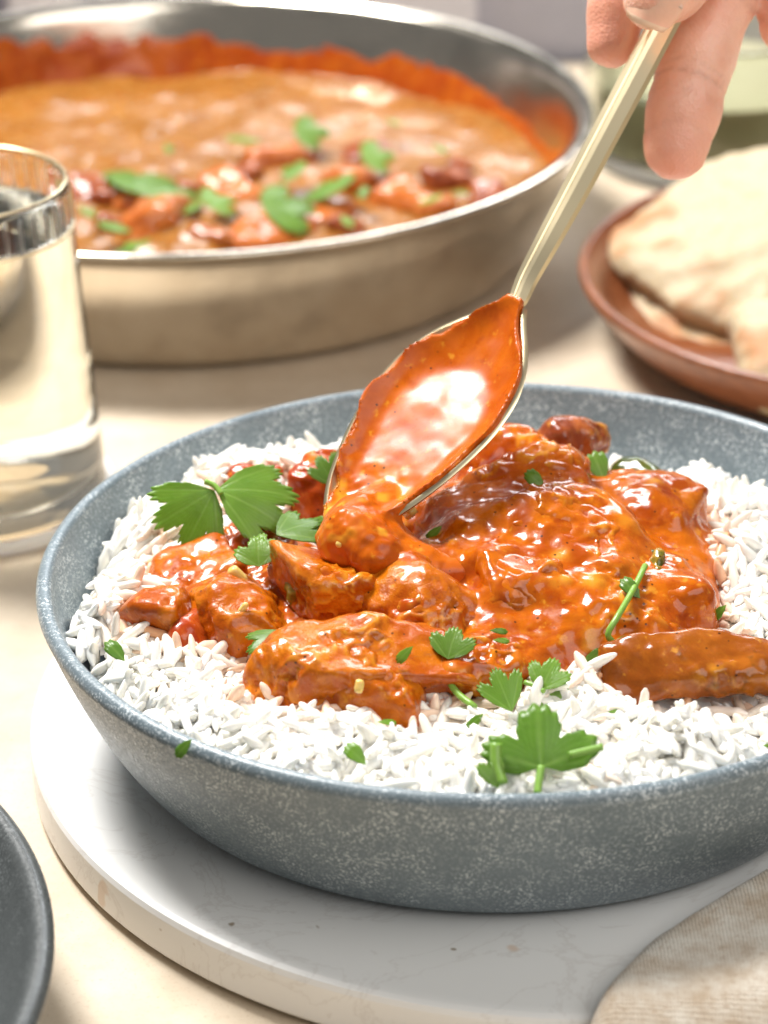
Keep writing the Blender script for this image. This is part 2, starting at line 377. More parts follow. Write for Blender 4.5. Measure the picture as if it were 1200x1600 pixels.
# ---- marble board, bowl
BX, BY = .0264, .6472
def board(name, cx, cy, R, z1, foot, bev, label):
    p = [(0, .0005), (R-foot, .0005), (R-foot, .0012), (R-.0008, .0016), (R, .0026), (R, z1-bev), (R-bev*.3, z1-bev*.3), (R-bev, z1), (0, z1)]
    q = []
    for a, b in zip(p, p[1:]): q += [a, tuple(np.array(a)*.98+np.array(b)*.02), tuple(np.array(a)*.02+np.array(b)*.98)]
    V, F = lathe(q+[p[-1]], cx, cy, 180); return tag(pobj(name, V, F.tolist(), MAT['marble'], center=(cx, cy, 0)), label, 'board')
board('marble_board', .0486, .6573, .1387, .0138, .002, .0018, 'round white marble board under the speckled grey bowl')
bowl_prof = spline([(.0, .0160), (.04, .0160), (.080, .0158), (.0815, .0139), (.087, .0141), (.0915, .0168), (.0972, .0245), (.1030, .0350), (.1075, .0450), (.1108, .0535), (.1116, .0560), (.1108, .0578), (.1093, .0583), (.1079, .0574), (.1072, .0550), (.1050, .0485), (.1010, .0385), (.0945, .0290), (.0850, .0230), (.06, .0205), (.03, .02), (0, .02)], 150)
V, F = lathe(bowl_prof, BX, BY, 200)
tag(pobj('stoneware_bowl', V, F.tolist(), MAT['bowl'], center=(BX, BY, .0139)), 'large speckled grey-blue stoneware bowl holding rice and curry', 'bowl')
def wall_r(z): return float(np.interp(z, [.021, .023, .029, .0385, .0485, .055], [.06, .085, .0945, .101, .105, .1072]))

# ---- charcoal dish at the front, white disc for the light patch below the glass
dp = spline([(0, .001), (.09, .001), (.100, .002), (.114, .008), (.124, .019), (.1292, .0272), (.1310, .0297), (.1300, .0318), (.1278, .0322), (.1258, .0308), (.1230, .0262), (.116, .017), (.104, .0085), (.085, .0058), (0, .005)], 110)
V, F = lathe(dp, -.2016, .5148, 180); tag(pobj('charcoal_dish', V, F.tolist(), MAT['dish'], center=(-.2016, .5148, 0)), 'dark grey dish with a shiny rim cut off by the bottom left corner', 'dish')
GX, GY = -.122, .7995
board('light_patch_disc', -.123, .8060, .0420, .0060, .001, .0012, 'small white disc under the drinking glass, added for its bright light patch')['category'] = 'disc'  # added disc, its white stands for light thrown through the glass

# ---- napkin
edge = spline([(.010, .430), (.028, .478), (.0401, .510), (.0463, .5247), (.0518, .5336), (.0587, .5436), (.070, .5537), (.0865, .5680), (.104, .578), (.128, .583), (.170, .580)], 90)
tn = np.gradient(edge, axis=0); tn /= np.linalg.norm(tn, axis=1)[:, None]; nrm = np.stack([tn[:, 1], -tn[:, 0]], 1)
tt = np.concatenate([[0, 0, .0008, .002, .0035, .0055], np.linspace(.009, .13, 45)]); W = []
dn = (nrm*.25+np.array([.75*.75, -.75*.66])); dn /= np.linalg.norm(dn, axis=1)[:, None]
for i in range(len(edge)):
    for j, t in enumerate(tt):
        p = edge[i]+(nrm[i]*min(t, .006)+dn[i]*max(t-.006, 0))
        dd = math.hypot(p[0]-.0486, p[1]-.6573); z0 = .0141*(1-1/(1+math.exp(-(dd-.146)/.0022)))+.0006
        h = 0 if j == 0 else .0012+.0066*(1-math.exp(-t/.0018))
        W.append((p[0], p[1], z0+h+(.0010*fbm(np.array([p[0], p[1], .3]), .03, 3) if j > 2 else 0)))
W = np.array(W); m_ = len(tt); F = [(i*m_+j, (i+1)*m_+j, (i+1)*m_+j+1, i*m_+j+1) for i in range(len(edge)-1) for j in range(m_-1)]
o = pobj('linen_napkin', W, [f[::-1] for f in F], MAT['napkin']); tag(o, 'folded beige linen napkin lying over the front edge of the marble board', 'napkin')

# ================================================================== PAN
PX, PY = -.0699, 1.0261
pan = empty('steel_pan', (PX, PY, 0)); tag(pan, 'wide stainless steel saute pan full of orange curry', 'pan')
pp = spline([(0, .0005), (.10, .0005), (.1195, .0008), (.1262, .0050), (.1318, .0150), (.1370, .0280), (.1410, .0400), (.1432, .0450), (.1462, .0478), (.1472, .0490), (.1462, .0500), (.1440, .0497), (.1412, .0470), (.1385, .0400), (.1345, .0280), (.1295, .0150), (.1240, .0060), (.1180, .0035), (.08, .003), (0, .003)], 130)
V, F = lathe(pp, PX, PY, 200); pan_body = pobj('pan_body', V, F.tolist(), MAT['steel'], pan)
SL = .0215
na, nr = 240, 70; th = np.linspace(0, 2*math.pi, na, endpoint=False); rr = np.linspace(.0, .1326, nr); A, Rr = np.meshgrid(th, rr, indexing='ij')
X = PX+Rr*np.cos(A); Y = PY+Rr*np.sin(A); P3 = np.stack([X, Y, 0*X], -1)
Z = SL+.0016*fbm(P3, .022, 4)+.0030*np.exp(-((X-PX+.01)**2/.06**2+(Y-PY+.055)**2/.05**2))*(1+.7*fbm(P3, .012, 3, 5))
Z[:, -1] += .001
F = [(i*nr+j, i*nr+j+1, ((i+1) % na)*nr+j+1, ((i+1) % na)*nr+j) for i in range(na) for j in range(nr-1)]
tag(pobj('pan_curry', np.stack([X, Y, Z], -1).reshape(-1, 3), [f[::-1] for f in F], MAT['pan_sauce']), 'smooth orange curry sauce filling the steel pan', 'curry')
def pan_z(x, y): p = np.array([x, y, 0.]); return SL+.0016*float(fbm(p, .022, 4))+.0030*math.exp(-((x-PX+.01)**2/.06**2+(y-PY+.055)**2/.05**2))
# dried sauce on the inner wall
V = []; ha = 260; hz = 12
def inner_r(z): return float(np.interp(z, [.003, .006, .015, .028, .040, .047, .0497], [.118, .1240, .1295, .1345, .1385, .1412, .1440]))
for i in range(ha+1):
    a = math.radians(-30+240*i/ha); q = np.array([math.cos(a)*.14, math.sin(a)*.14, 0])
    left = 1/(1+math.exp((math.degrees(a)-88)/-5)); arc = math.exp(-((math.degrees(a)-72)/13)**2)
    top = .0310+.0110*left+.0035*arc+.0042*float(fbm(q, .028, 2, 3))+.0006*float(fbm(q, .006, 2, 9))
    for k in range(hz+1):
        z = SL-.003+(top-SL+.003)*k/hz; off = .0008*(1-(k/hz)**4)-.0003+.0003*float(fbm(np.append(q[:2], z), .006, 2, 2))*(k < hz)
        r = inner_r(z)-max(off, -.0003); V.append((PX+r*math.cos(a), PY+r*math.sin(a), z))
F = [(i*(hz+1)+k, i*(hz+1)+k+1, (i+1)*(hz+1)+k+1, (i+1)*(hz+1)+k) for i in range(ha) for k in range(hz)]
pobj('sauce_residue', V, F, MAT['residue'], pan_body)
SHAPES = []
def crumbs(V, F, seed, amp=.0011, thr=.05):                         # torn, crumbly patches; the crests carry the onion and garlic colour
    m = np.clip((fbm(V, .017, 2, seed+3)-thr)*2.6, 0, 1); n1_ = 1-np.abs(fbm(V, .0042, 2, seed+5))*1.6; n2_ = fbm(V, .0018, 2, seed+6)
    V = V+vnormals(V, F)*((amp*np.clip(n1_, -.6, 1)+amp*.15*n2_)*m)[:, None]
    return V, np.clip((n1_-.62)*2.2, 0, 1)*m*np.clip(.5+fbm(V, .008, 2, seed+11), 0, 1)
def blob(name, c, half, M, rnd, mat, label, cat, group=None, res=.0011, wa=.0015, ws=.010, seed=0., disp=.0008, ds=.007, relaxn=1, bits=0, cut=0):
    c = np.asarray(c); half = np.asarray(half); R = np.abs(M)@half+wa*3+.002
    cr_ = np.random.default_rng(int(seed*31)+3); cuts = []
    for _ in range(cut):
        nv_ = cr_.normal(size=3); nv_[2] = abs(nv_[2])*.8; nv_ /= np.linalg.norm(nv_); cuts.append((M@nv_, float(np.sqrt(((nv_*half)**2).sum()))*cr_.uniform(.80, 1.05)))
    def fn(P):
        Q = warp(P, wa, ws, seed); d = rbox(Q, c, half, M, rnd)
        for nv_, of in cuts: d = -smin(-d, -((Q-c)@nv_-of), .003)
        return d
    SHAPES.append((fn, c, R)); V, F = nets(fn, c-R, c+R, res)
    if relaxn: V = relax(V, F, relaxn)
    N = vnormals(V, F); V = V+N*(disp*fbm(V, ds, 3, seed)+disp*.15*fbm(V, ds*.3, 2, seed+4))[:, None]
    b = np.zeros(len(V))
    if bits: V, b = crumbs(V, F, seed)
    return tag(obj(name, V, F, mat, attrs={'bit': b}), label, cat, group)
PCH = [(160, 292, 12, 8, 6, 'brown', 'dark brown chicken piece in the pan nearest the glass'), (247, 330, 12, 9, 7, 'pan_chunk', 'rounded pink-orange chicken piece at the left front of the pan'),
       (325, 362, 8, 5, 4, 'eggplant', 'glossy dark vegetable piece by the front rim of the pan'), (425, 350, 14, 8, 6, 'pan_chunk', 'wide chicken piece under a leaf by the front rim of the pan'),
       (360, 283, 11, 7, 6, 'pan_chunk', 'pinkish chicken piece in the middle of the pan'), (430, 232, 11, 7, 6, 'pan_chunk', 'pale chicken piece toward the back of the pan'),
       (470, 226, 6, 6, 6, 'brown', 'small browned chicken piece behind the middle of the pan'), (563, 218, 9, 6, 4, 'brown', 'browned flat piece at the rear of the pan sauce'),
       (560, 262, 11, 7, 5, 'pan_chunk', 'chicken piece between two leaves on the right of the pan'), (645, 290, 13, 8, 5, 'pan_chunk', 'broad saucy chicken piece on the right of the pan'),
       (690, 262, 8, 6, 6, 'brown', 'brown chicken piece standing up on the right of the pan'), (762, 282, 10, 6, 5, 'brown', 'reddish brown chicken piece nearest the right side of the pan'),
       (205, 300, 6, 5, 5, 'pan_chunk', 'small chicken piece beside the large pale leaf in the pan'), (505, 310, 9, 7, 5, 'pan_chunk', 'chicken piece under the leaf right of the pan centre'),
       (285, 285, 6, 5, 4, 'brown', 'small dark piece between the large leaf and the middle of the pan'), (395, 258, 6, 5, 4, 'brown', 'small dark red piece behind the pale middle chicken'), (610, 262, 5, 4, 4, 'brown', 'small dark piece beside the right rear leaf in the pan'), (540, 335, 7, 5, 4, 'brown', 'dark piece near the front rim right of the broad leaf'), (170, 330, 6, 5, 4, 'brown', 'dark piece below the leftmost chicken in the pan'), (720, 245, 5, 4, 3, 'brown', 'tiny dark piece at the far right of the pan sauce')]
for i, (x, y, a, b, c, mt, lb) in enumerate(PCH):
    p = at(x, y+8, .026); z = pan_z(p[0], p[1]); p[2] = z+.0005
    blob('pan_chicken_piece', p, np.array([a*1.15, b*1.15, c*.95])*1e-3, rot(i*1.3, .2*math.sin(i*2.1), .25*math.cos(i*3)), .0045, MAT[mt], lb, 'chicken', 'chicken pieces in the pan', res=.0012, seed=i*1.7)

# ================================================================== leaves
def make_leaf(base, d, n, size, span=150, lobes=3, seed=0, curl=.15, cup=.0, depth=.42, teeth=.09, nt=72, nrr=9):
    if size > .0075: nt = 170
    r_ = np.random.default_rng(int(seed*100)+5); d = np.asarray(d, float); d /= np.linalg.norm(d); n = np.asarray(n, float); n = n-d*(n@d); n /= np.linalg.norm(n); b = np.cross(n, d)
    th = np.linspace(-1, 1, nt)*math.radians(span/2); u = (th/math.radians(span)+.5)*lobes; fr = np.abs(u-np.floor(u)-.5)*2
    out = (1-depth*fr**2.2)*(1-.10*np.abs(th/math.radians(span/2))**2-.50*np.abs(th/math.radians(span/2))**7)
    saw = np.abs((u*6+.25*np.sin(u*5+seed)) % 1-.5)*2
    out = out*(1-teeth*(saw**1.2)) + .03*np.interp(np.linspace(0, 1, nt), np.linspace(0, 1, 24), r_.standard_normal(24).cumsum()*.3)
    V = []; vein = []
    for j in range(nrr+1):
        q = j/nrr
        for i in range(nt):
            r = out[i]*q*size if j == nrr else q*size*((1-q**2)*(out.mean()*.8+.2*out[i])+q**2*out[i])
            x, y = r*math.cos(th[i]), r*math.sin(th[i])
            qr = q; q_ = r/size; rip = .006*size*math.cos(u[i]*2*math.pi)*q_*q_+.035*size*math.sin(th[i]*5+seed*3)*q_*q_
            z = -curl*size*q_*q_*abs(math.cos(th[i]))-cup*abs(y)**1.3/size**.3+rip
            V.append(np.asarray(base)+d*x+b*y+n*z)
            vv = max(0, 1-abs(u[i]-math.floor(u[i])-.5)*lobes*(q+.15)*1.6*8/lobes); s2 = (abs(u[i]-math.floor(u[i])-.5)*2.2-q*2.4) % .34
            vein.append(max(vv*(1-.5*q), .55*max(0, 1-abs(s2-.17)*22)*(q > .25)))
    F = [(j*nt+i, j*nt+i+1, (j+1)*nt+i+1, (j+1)*nt+i) for j in range(nrr) for i in range(nt-1)]
    return np.array(V), np.array(F), np.array(vein)
def leaf_obj(name, parts, stems, label, group=None):
    """one sprig: leaflets (and stems) that move together"""
    root = empty(name, parts[0]['base'] if parts else stems[0][0][0]); tag(root, label, 'cilantro', group)
    for k in parts:
        V, F, ve = make_leaf(**k); o = obj('leaflet', V, F, MAT['leaf'], root, attrs={'vein': ve})
        so = o.modifiers.new('thick', 'SOLIDIFY'); so.thickness = .00028; so.offset = 0
    for P, r in stems:
        V, F = tube(spline(P, 14), r, 8); pobj('stem', V, F, MAT['stem'], root)
    return root
TC = -FW                                                            # toward the viewer
def SD(dx, dy, dd=0.): v = RT*dx+UP*(-dy)+FW*dd; return v/np.linalg.norm(v)   # a direction given as it looks from the front
PLF = [(240, 283, 26, 1.0), (455, 322, 20, .3), (592, 243, 13, .2), (512, 290, 14, 2.2), (380, 216, 9, 1.2), (487, 205, 13, .1), (345, 312, 13, .5), (455, 266, 9, 2.6), (180, 352, 9, 1.0), (205, 383, 9, 2), (617, 190, 5, 1), (672, 310, 6, 2), (545, 345, 5, .4), (300, 322, 6, 2.4), (690, 232, 5, .8), (420, 300, 6, 1.9), (565, 300, 5, 2.9), (265, 232, 4, .2), (720, 300, 5, 1.5), (140, 330, 6, .7)]
PLB = ['large pale cilantro leaf at the left front of the pan', 'broad pale cilantro leaf on the chicken by the front rim of the pan', 'cilantro leaf at the right rear of the pan', 'cilantro leaf right of the centre of the pan',
       'small bright cilantro leaf at the rear left of the pan', 'flat cilantro leaf at the rear middle of the pan', 'narrow cilantro leaf in the front middle of the pan', 'small pale cilantro leaf at the centre of the pan',
       'bright green cilantro bit behind the glass rim', 'small cilantro bit touching the front rim of the pan', 'tiny cilantro bit at the back right of the pan', 'tiny cilantro bit at the front right of the pan', 'tiny cilantro fleck by the front rim right of the broad leaf', 'small cilantro fleck between the two left leaves in the pan', 'tiny cilantro fleck near the right back wall of the pan', 'small cilantro fleck above the broad front leaf in the pan',
       'tiny cilantro fleck under the leaf right of the pan centre', 'tiny cilantro fleck alone at the back left of the pan sauce', 'tiny cilantro fleck by the right brown chicken in the pan', 'small cilantro fleck touching the leftmost brown chicken in the pan']
for (x, y, s, a), lb in zip(PLF, PLB):
    p = at(x, y, .031); sz = s*1.0e-3
    leaf_obj('cilantro_leaf', [dict(base=p-np.array([math.cos(a), math.sin(a), 0])*sz*.5, d=(math.cos(a), math.sin(a), .12), n=(-.1, -.35, 1), size=sz, span=170, lobes=3, seed=s+a, curl=.25, nt=40, nrr=5)], [], lb, 'cilantro leaves in the pan')

# ================================================================== DRINKING GLASS
glass = empty('drinking_glass', (GX, GY, .006)); tag(glass, 'clear drinking glass with gold rim holding a pale yellow drink', 'glass')
def gr(z): return .0392-(z-.006)/(.1034-.006)*.0062
gp = [(0, .0062), (.033, .0062), (.0378, .0068), (.0391, .0090)]+[(gr(z), z) for z in np.linspace(.013, .1026, 16)]+[(gr(.1034)-.0005, .1036), (gr(.1034)-.0014, .1030)]+[(gr(z)-.0017, z) for z in np.linspace(.100, .020, 14)]+[(.0352, .0155), (.032, .0122), (.02, .0115), (0, .0115)]
V, F = lathe(spline(gp, 120), GX, GY, 144); tumbler = pobj('tumbler', V, F.tolist(), MAT['glass'], glass)
lv = .0915
lp = [(0, .01145), (.02, .01145), (.0321, .01215), (.0353, .01545)]+[(gr(z)-.0016, z) for z in np.linspace(.020, lv, 14)]+[(gr(lv)-.0022, lv-.0004), (gr(lv)-.0035, lv-.0006), (0, lv-.0006)]
V, F = lathe(spline(lp, 90), GX, GY, 144); tag(pobj('pale_drink', V, F.tolist(), MAT['drink']), 'pale yellow drink filling the tumbler beside the pan', 'drink')
def ring(z, rad, r, mat, name):
    a = np.linspace(0, 2*math.pi, 120, endpoint=False); V = []; F = []; k = 8
    for i, t in enumerate(a):
        for j in range(k):
            g = 2*math.pi*j/k; q = rad+r*math.cos(g); V.append((GX+q*math.cos(t), GY+q*math.sin(t), z+r*math.sin(g)))
    F = [(i*k+j, ((i+1) % 120)*k+j, ((i+1) % 120)*k+(j+1) % k, i*k+(j+1) % k) for i in range(120) for j in range(k)]
    return pobj(name, V, F, mat, tumbler)
ring(.1034, gr(.1034)-.0008, .00060, MAT['gold'], 'gold_rim'); ring(.0905, gr(.0905)+.0001, .00035, MAT['gold'], 'gold_line')
for i in range(44):                                                 # moulded flutes of the band under the rim
    a = 2*math.pi*i/44; P = [(GX+(gr(z)+.0001)*math.cos(a), GY+(gr(z)+.0001)*math.sin(a), z) for z in (.0915, .094, .097, .1, .1015)]
    V, F = tube(P, [.0003, .0006, .0007, .0006, .0003], 8); pobj('flute', V, F, MAT['cut_glass'], tumbler)

# ================================================================== WOODEN PLATE, NAAN, JAR
WX, WY = .1743, .923
wp = spline([(0, .0006), (.070, .0006), (.082, .0016), (.094, .0075), (.1030, .0165), (.1074, .0228), (.1082, .0248), (.1072, .0262), (.1052, .0258), (.1020, .0225), (.0955, .0145), (.086, .0085), (.07, .0065), (0, .006)], 100)
V, F = lathe(wp, WX, WY, 160); tag(pobj('wooden_plate', V, F.tolist(), MAT['wood'], center=(WX, WY, 0)), 'round reddish brown wooden plate carrying flatbread', 'plate')
def naan(name, f, lo, hi, label, fold=None, res=.0013, amp=.0022):
    V, F = nets(f, lo, hi, res); V = relax(V, F, 2); N = vnormals(V, F); b = fbm(V, .026, 3, 2.2)
    V = V+N*(amp*b+.0006*fbm(V, .006, 2))[:, None]; fo = np.exp(-(fold(V)/.0016)**2) if fold else np.zeros(len(V))
    tag(obj(name, V, F, MAT['naan'], attrs={'crest': np.clip(b*.55+.25*N[:, 2]-.05, 0, 1), 'fold': fo}), label, 'flatbread')
n1 = np.array([.1850, .9420, .0262]); Mn = rot(-.10, -.12, .24)
def naan1(P):
    Q = warp(P, .0024, .024, 1.3)
    top = ell(Q, n1+np.array([.002, .002, .0060]), (.109, .060, .0165), Mn); bot = ell(Q, n1+np.array([.002, -.003, -.0065]), (.107, .060, .0110), Mn)
    return smin(top, bot, .0016)
naan('folded_naan', naan1, (.060, .860, .004), (.31, 1.02, .085), 'large folded naan on the wooden plate')
n2 = np.array([.1700, .8700, .0195]); Mn2 = rot(.15, 0, .10)
naan('small_naan', lambda P: smin(rbox(warp(P, .0015, .02, 4), n2, (.058, .026, .0105), Mn2, .0098), rbox(P, n2-np.array([0, 0, .004]), (.05, .02, .006), Mn2, .005), .003), (.095, .83, .004), (.25, .915, .042), 'smaller naan piece in front of the large naan', amp=.0014)
jar = empty('glass_jar', (.131, 1.115, 0)); tag(jar, 'low greenish glass jar behind the wooden plate', 'jar')
jp = spline([(0, .0008), (.042, .0008), (.0485, .003), (.0505, .012), (.0508, .035), (.0490, .047), (.0495, .054), (.0482, .0555), (.0462, .054), (.0455, .047), (.0470, .035), (.0466, .014), (.044, .007), (0, .0065)], 70)
V, F = lathe(jp, .131, 1.115, 96); pobj('jar_body', V, F.tolist(), MAT['green_glass'], jar)
V, F = lathe(spline([(0, .0075), (.043, .008), (.0462, .014), (.0466, .030), (.044, .0335), (.02, .036), (0, .0355)], 40), .131, 1.115, 72); tag(pobj('jar_filling', V, F.tolist(), MAT['jar_fill']), 'olive coloured contents inside the low glass jar', 'food')

# ================================================================== CURRY PIECES
def AZ(x, y, z): return at(x, y, z)
PIECES = []   # centre, half sizes (m), rotation, rounding: used for the pieces and, shrunk, for the sauce that joins them
def piece(name, x, y, z, half, yaw, pitch, roll, rnd, mat, label, cat='chicken', wa=.0013, ws=.009, seed=0., disp=.0009, ds=.006, sauce=True, bits=1, res=.0008, cut=6):
    c = AZ(x, y, z); h = np.array(half)*1e-3; wa *= 1.15; ws *= 1.3; ds *= 1.5; rnd *= .7; M = rot(math.radians(yaw), math.radians(pitch), math.radians(roll)); rnd *= 1e-3
    o = blob(name, c, h, M, rnd, MAT[mat], label, cat, None, res=res, wa=wa, ws=ws, seed=seed, disp=disp, ds=ds, bits=bits, cut=cut)
    if sauce: PIECES.append((SHAPES[-1], h.max() > .0125 and c[0] > .012))
    return o
piece('chicken_piece', 380, 948, .0560, (11, 16, 7.5), 38, 8, 14, 3.2, 'chicken', 'flat sauced chicken slab left of centre, with a garlic bit on its edge', seed=1.1)
piece('chicken_piece', 512, 920, .0585, (11.5, 13, 11.5), 15, 0, 8, 4.5, 'chicken', 'upright chicken piece with a green pepper patch below the spoon tip', seed=2.3)
piece('chicken_piece', 545, 1040, .0575, (31, 12, 9), 13, -4, 20, 4.0, 'chicken', 'long sauced chicken strip lying across the front rice', seed=3.4, ws=.016, wa=.0022)
piece('chicken_piece', 545, 1090, .0535, (17, 11, 8), -14, 6, 26, 4.0, 'chicken', 'thick chicken end under the long strip, sauce running onto the rice', seed=4.6)
piece('chicken_piece', 265, 958, .0540, (8.5, 9, 7), 60, 0, 0, 3.5, 'chicken', 'small chicken chunk at the far left edge of the curry', seed=5.2)
piece('chicken_piece', 308, 990, .0540, (5.5, 9, 6.5), -15, 0, 10, 1.4, 'tomato', 'dark red glossy strip beside the small left chunk', seed=6.4, cut=10)
piece('tomato_piece', 300, 898, .0530, (12, 11, 6.5), 20, 0, 0, 4.0, 'chicken', 'orange piece under the large cilantro leaf', seed=7.7)
piece('tomato_piece', 390, 860, .0545, (12, 9, 6), -20, 0, 0, 4.0, 'tomato', 'red tomato piece showing behind the cilantro leaf tips', seed=8.8)
piece('tomato_piece', 392, 752, .0560, (8, 5, 5), 10, 0, 0, 3.0, 'tomato', 'rough red piece behind the cilantro on the white rice', seed=9.1, disp=.0013)
piece('chicken_piece', 500, 770, .0570, (9, 9, 6.5), 30, 0, 0, 4.0, 'tomato', 'reddish chicken piece left of the spoon tip', seed=10.2)
piece('chicken_piece', 500, 735, .0590, (3, 3, 5), 30, 10, 0, 1.6, 'tomato', 'small pale red chip standing behind the spoon edge', seed=10.9)
piece('chicken_piece', 665, 960, .0580, (15, 14, 11), 25, 0, 5, 6.0, 'chicken', 'rounded chicken piece in the middle of the curry under the spoon', seed=11.3)
piece('chicken_piece', 800, 800, .0640, (19, 18, 9), 10, 4, 8, 6.0, 'sauce', 'broad sauce-draped chicken piece at the top of the heap', seed=12.4, disp=.0011)
piece('chicken_piece', 905, 855, .0625, (18, 16, 10), -28, 12, 10, 5.5, 'sauce', 'large glossy chicken piece right of the heap centre', seed=13.5, disp=.0012)
piece('chicken_piece', 835, 950, .0580, (16, 13, 9), 8, 6, 12, 5.0, 'sauce', 'lumpy chicken piece in the front of the heap', seed=14.6, disp=.0014)
piece('chicken_piece', 740, 880, .0610, (14, 14, 9), 40, 0, 8, 5.0, 'sauce', 'chicken piece the spoon is pouring sauce over', seed=15.7)
piece('chicken_piece', 930, 1010, .0540, (17, 10, 8), -5, 5, 16, 4.5, 'sauce', 'chicken piece at the lower right front of the heap', seed=16.8, disp=.0013)
piece('chicken_piece', 780, 1050, .0530, (15, 10, 7), 10, 0, 16, 4.0, 'sauce', 'saucy chicken piece near the front cilantro stems', seed=17.9, disp=.0012)
piece('chicken_piece', 1015, 800, .0590, (13, 11, 9), -30, 10, 0, 4.5, 'chicken', 'chicken piece at the back right of the heap', seed=18.2)
piece('chicken_piece', 1045, 930, .0570, (10, 14, 7.5), 20, 14, 0, 4.5, 'sauce', 'chicken piece on the right slope of the heap', seed=19.3)
piece('chicken_piece', 790, 718, .0630, (13, 8, 7), 10, 0, 0, 4.5, 'sauce', 'chicken piece behind the heap next to the spoon', seed=20.4)
piece('browned_piece', 875, 695, .0620, (10.5, 6, 5.5), 5, 4, 0, 4.0, 'brown', 'dark brown curled piece at the back rim of the curry', 'vegetable', seed=21.5, disp=.0014, sauce=False)
piece('vegetable_strip', 1110, 1046, .0560, (25, 7.5, 4.6), 3, -3, 22, 2.6, 'eggplant', 'long dark green-brown vegetable strip at the right front', 'vegetable', seed=22.6, sauce=False, ws=.02)
piece('green_pepper', 1030, 878, .0640, (1.6, 9, 5.5), 24, 24, 0, 1.2, 'skin_green', 'curved dark green pepper skin on the right of the heap', 'vegetable', seed=23.7, sauce=False)
piece('green_pepper', 474, 920, .0590, (2.2, 5.5, 6), 30, -12, 10, .8, 'pepper', 'pale green pepper cube stuck to the upright chicken piece', 'vegetable', seed=24.1, sauce=False, res=.0006)
piece('vegetable_piece', 995, 745, .0590, (9, 4, 2.5), -25, 0, 0, 1.5, 'skin_green', 'dark vegetable skin piece at the back right of the curry', 'vegetable', seed=25.1, sauce=False)
for i, (x, y, z, a, b) in enumerate([(372, 897, .0625, 2.6, 1.5), (537, 853, .0715, 2.2, 1.3), (640, 800, .067, 2.0, 1.4), (378, 950, .062, 1.8, .8), (560, 1075, .064, 1.6, 1.0), (895, 770, .0735, 1.8, 1.2)]):
    blob('garlic_bit', AZ(x, y, z), np.array([a, b, b])*1e-3, rot(i*1.1, .9, 0), b*.7e-3, MAT['garlic'],
         ['pale garlic bit on the edge of the flat chicken slab', 'pale garlic bit hanging at the spoon tip', 'pale garlic bit behind the pouring sauce', 'white sesame-like bit on the flat chicken slab', 'pale bit on the thick front chicken piece', 'pale bit at the top of the sauce heap'][i], 'garlic', res=.0004, wa=.0002, disp=.0001)
# ---- the sauce that joins everything
lumps = [(AZ(*p), r) for p, r in zip([(x, y, z) for x, y, z in zip(rng.uniform(690, 1060, 34), rng.uniform(740, 1080, 34), rng.uniform(.056, .066, 34))], rng.uniform(.002, .0055, 34))]
mc = AZ(850, 905, .050)
def sauce_f(P):
    Q = warp(P, .0016, .014, .7)
    d = ell(Q, mc, (.044, .055, .0165)); d = smin(d, ell(Q, AZ(560, 1000, .0455), (.034, .032, .0100)), .010)
    d = smin(d, ell(Q, AZ(380, 930, .0450), (.026, .030, .0080)), .008)
    gx_, gy_ = P[:, 0, 0, 0], P[0, :, 0, 1]
    for (fn, c, R), big in PIECES:
        R = R+.009
        a, b = np.searchsorted(gx_, (c[0]-R[0], c[0]+R[0])); e, f = np.searchsorted(gy_, (c[1]-R[1], c[1]+R[1]))
        g = fn(P[a:b, e:f])+(.0004 if big else .0016); d[a:b, e:f] = smin(d[a:b, e:f], g, .0075 if big else .0035)
    return d
V, F = nets(sauce_f, (-.075, .555, .036), (.105, .745, .086), .0009)
V = relax(V, F, 2); N = vnormals(V, F); f1 = fbm(V, .011, 3, 1.4); rid = 1-np.abs(fbm(V+.004*np.stack([fbm(V, .012, 2, 7), fbm(V, .012, 2, 9), 0*f1], 1), .014, 2, 3))
lum = np.zeros(len(V))
for c, r in lumps: lum = np.maximum(lum, np.exp(-((np.linalg.norm((V-c)[:, :2], axis=1)/(r*.85))**2)))
V = V+N*(.0007*f1+.0010*np.clip(rid-.55, 0, 1)+.0003*fbm(V, .0035, 2, 2)+.0011*lum)[:, None]
V, cb = crumbs(V, F, 2.7, .0010, .06); bit = np.maximum(cb, np.clip(lum*1.5-.75, 0, 1)*np.clip(.4+fbm(V, .006, 2, 12), 0, 1))
SV = V
tag(obj('curry_sauce', V, F, MAT['sauce'], attrs={'bit': bit}), 'glossy orange curry sauce coating the heap of chicken in the bowl', 'sauce')

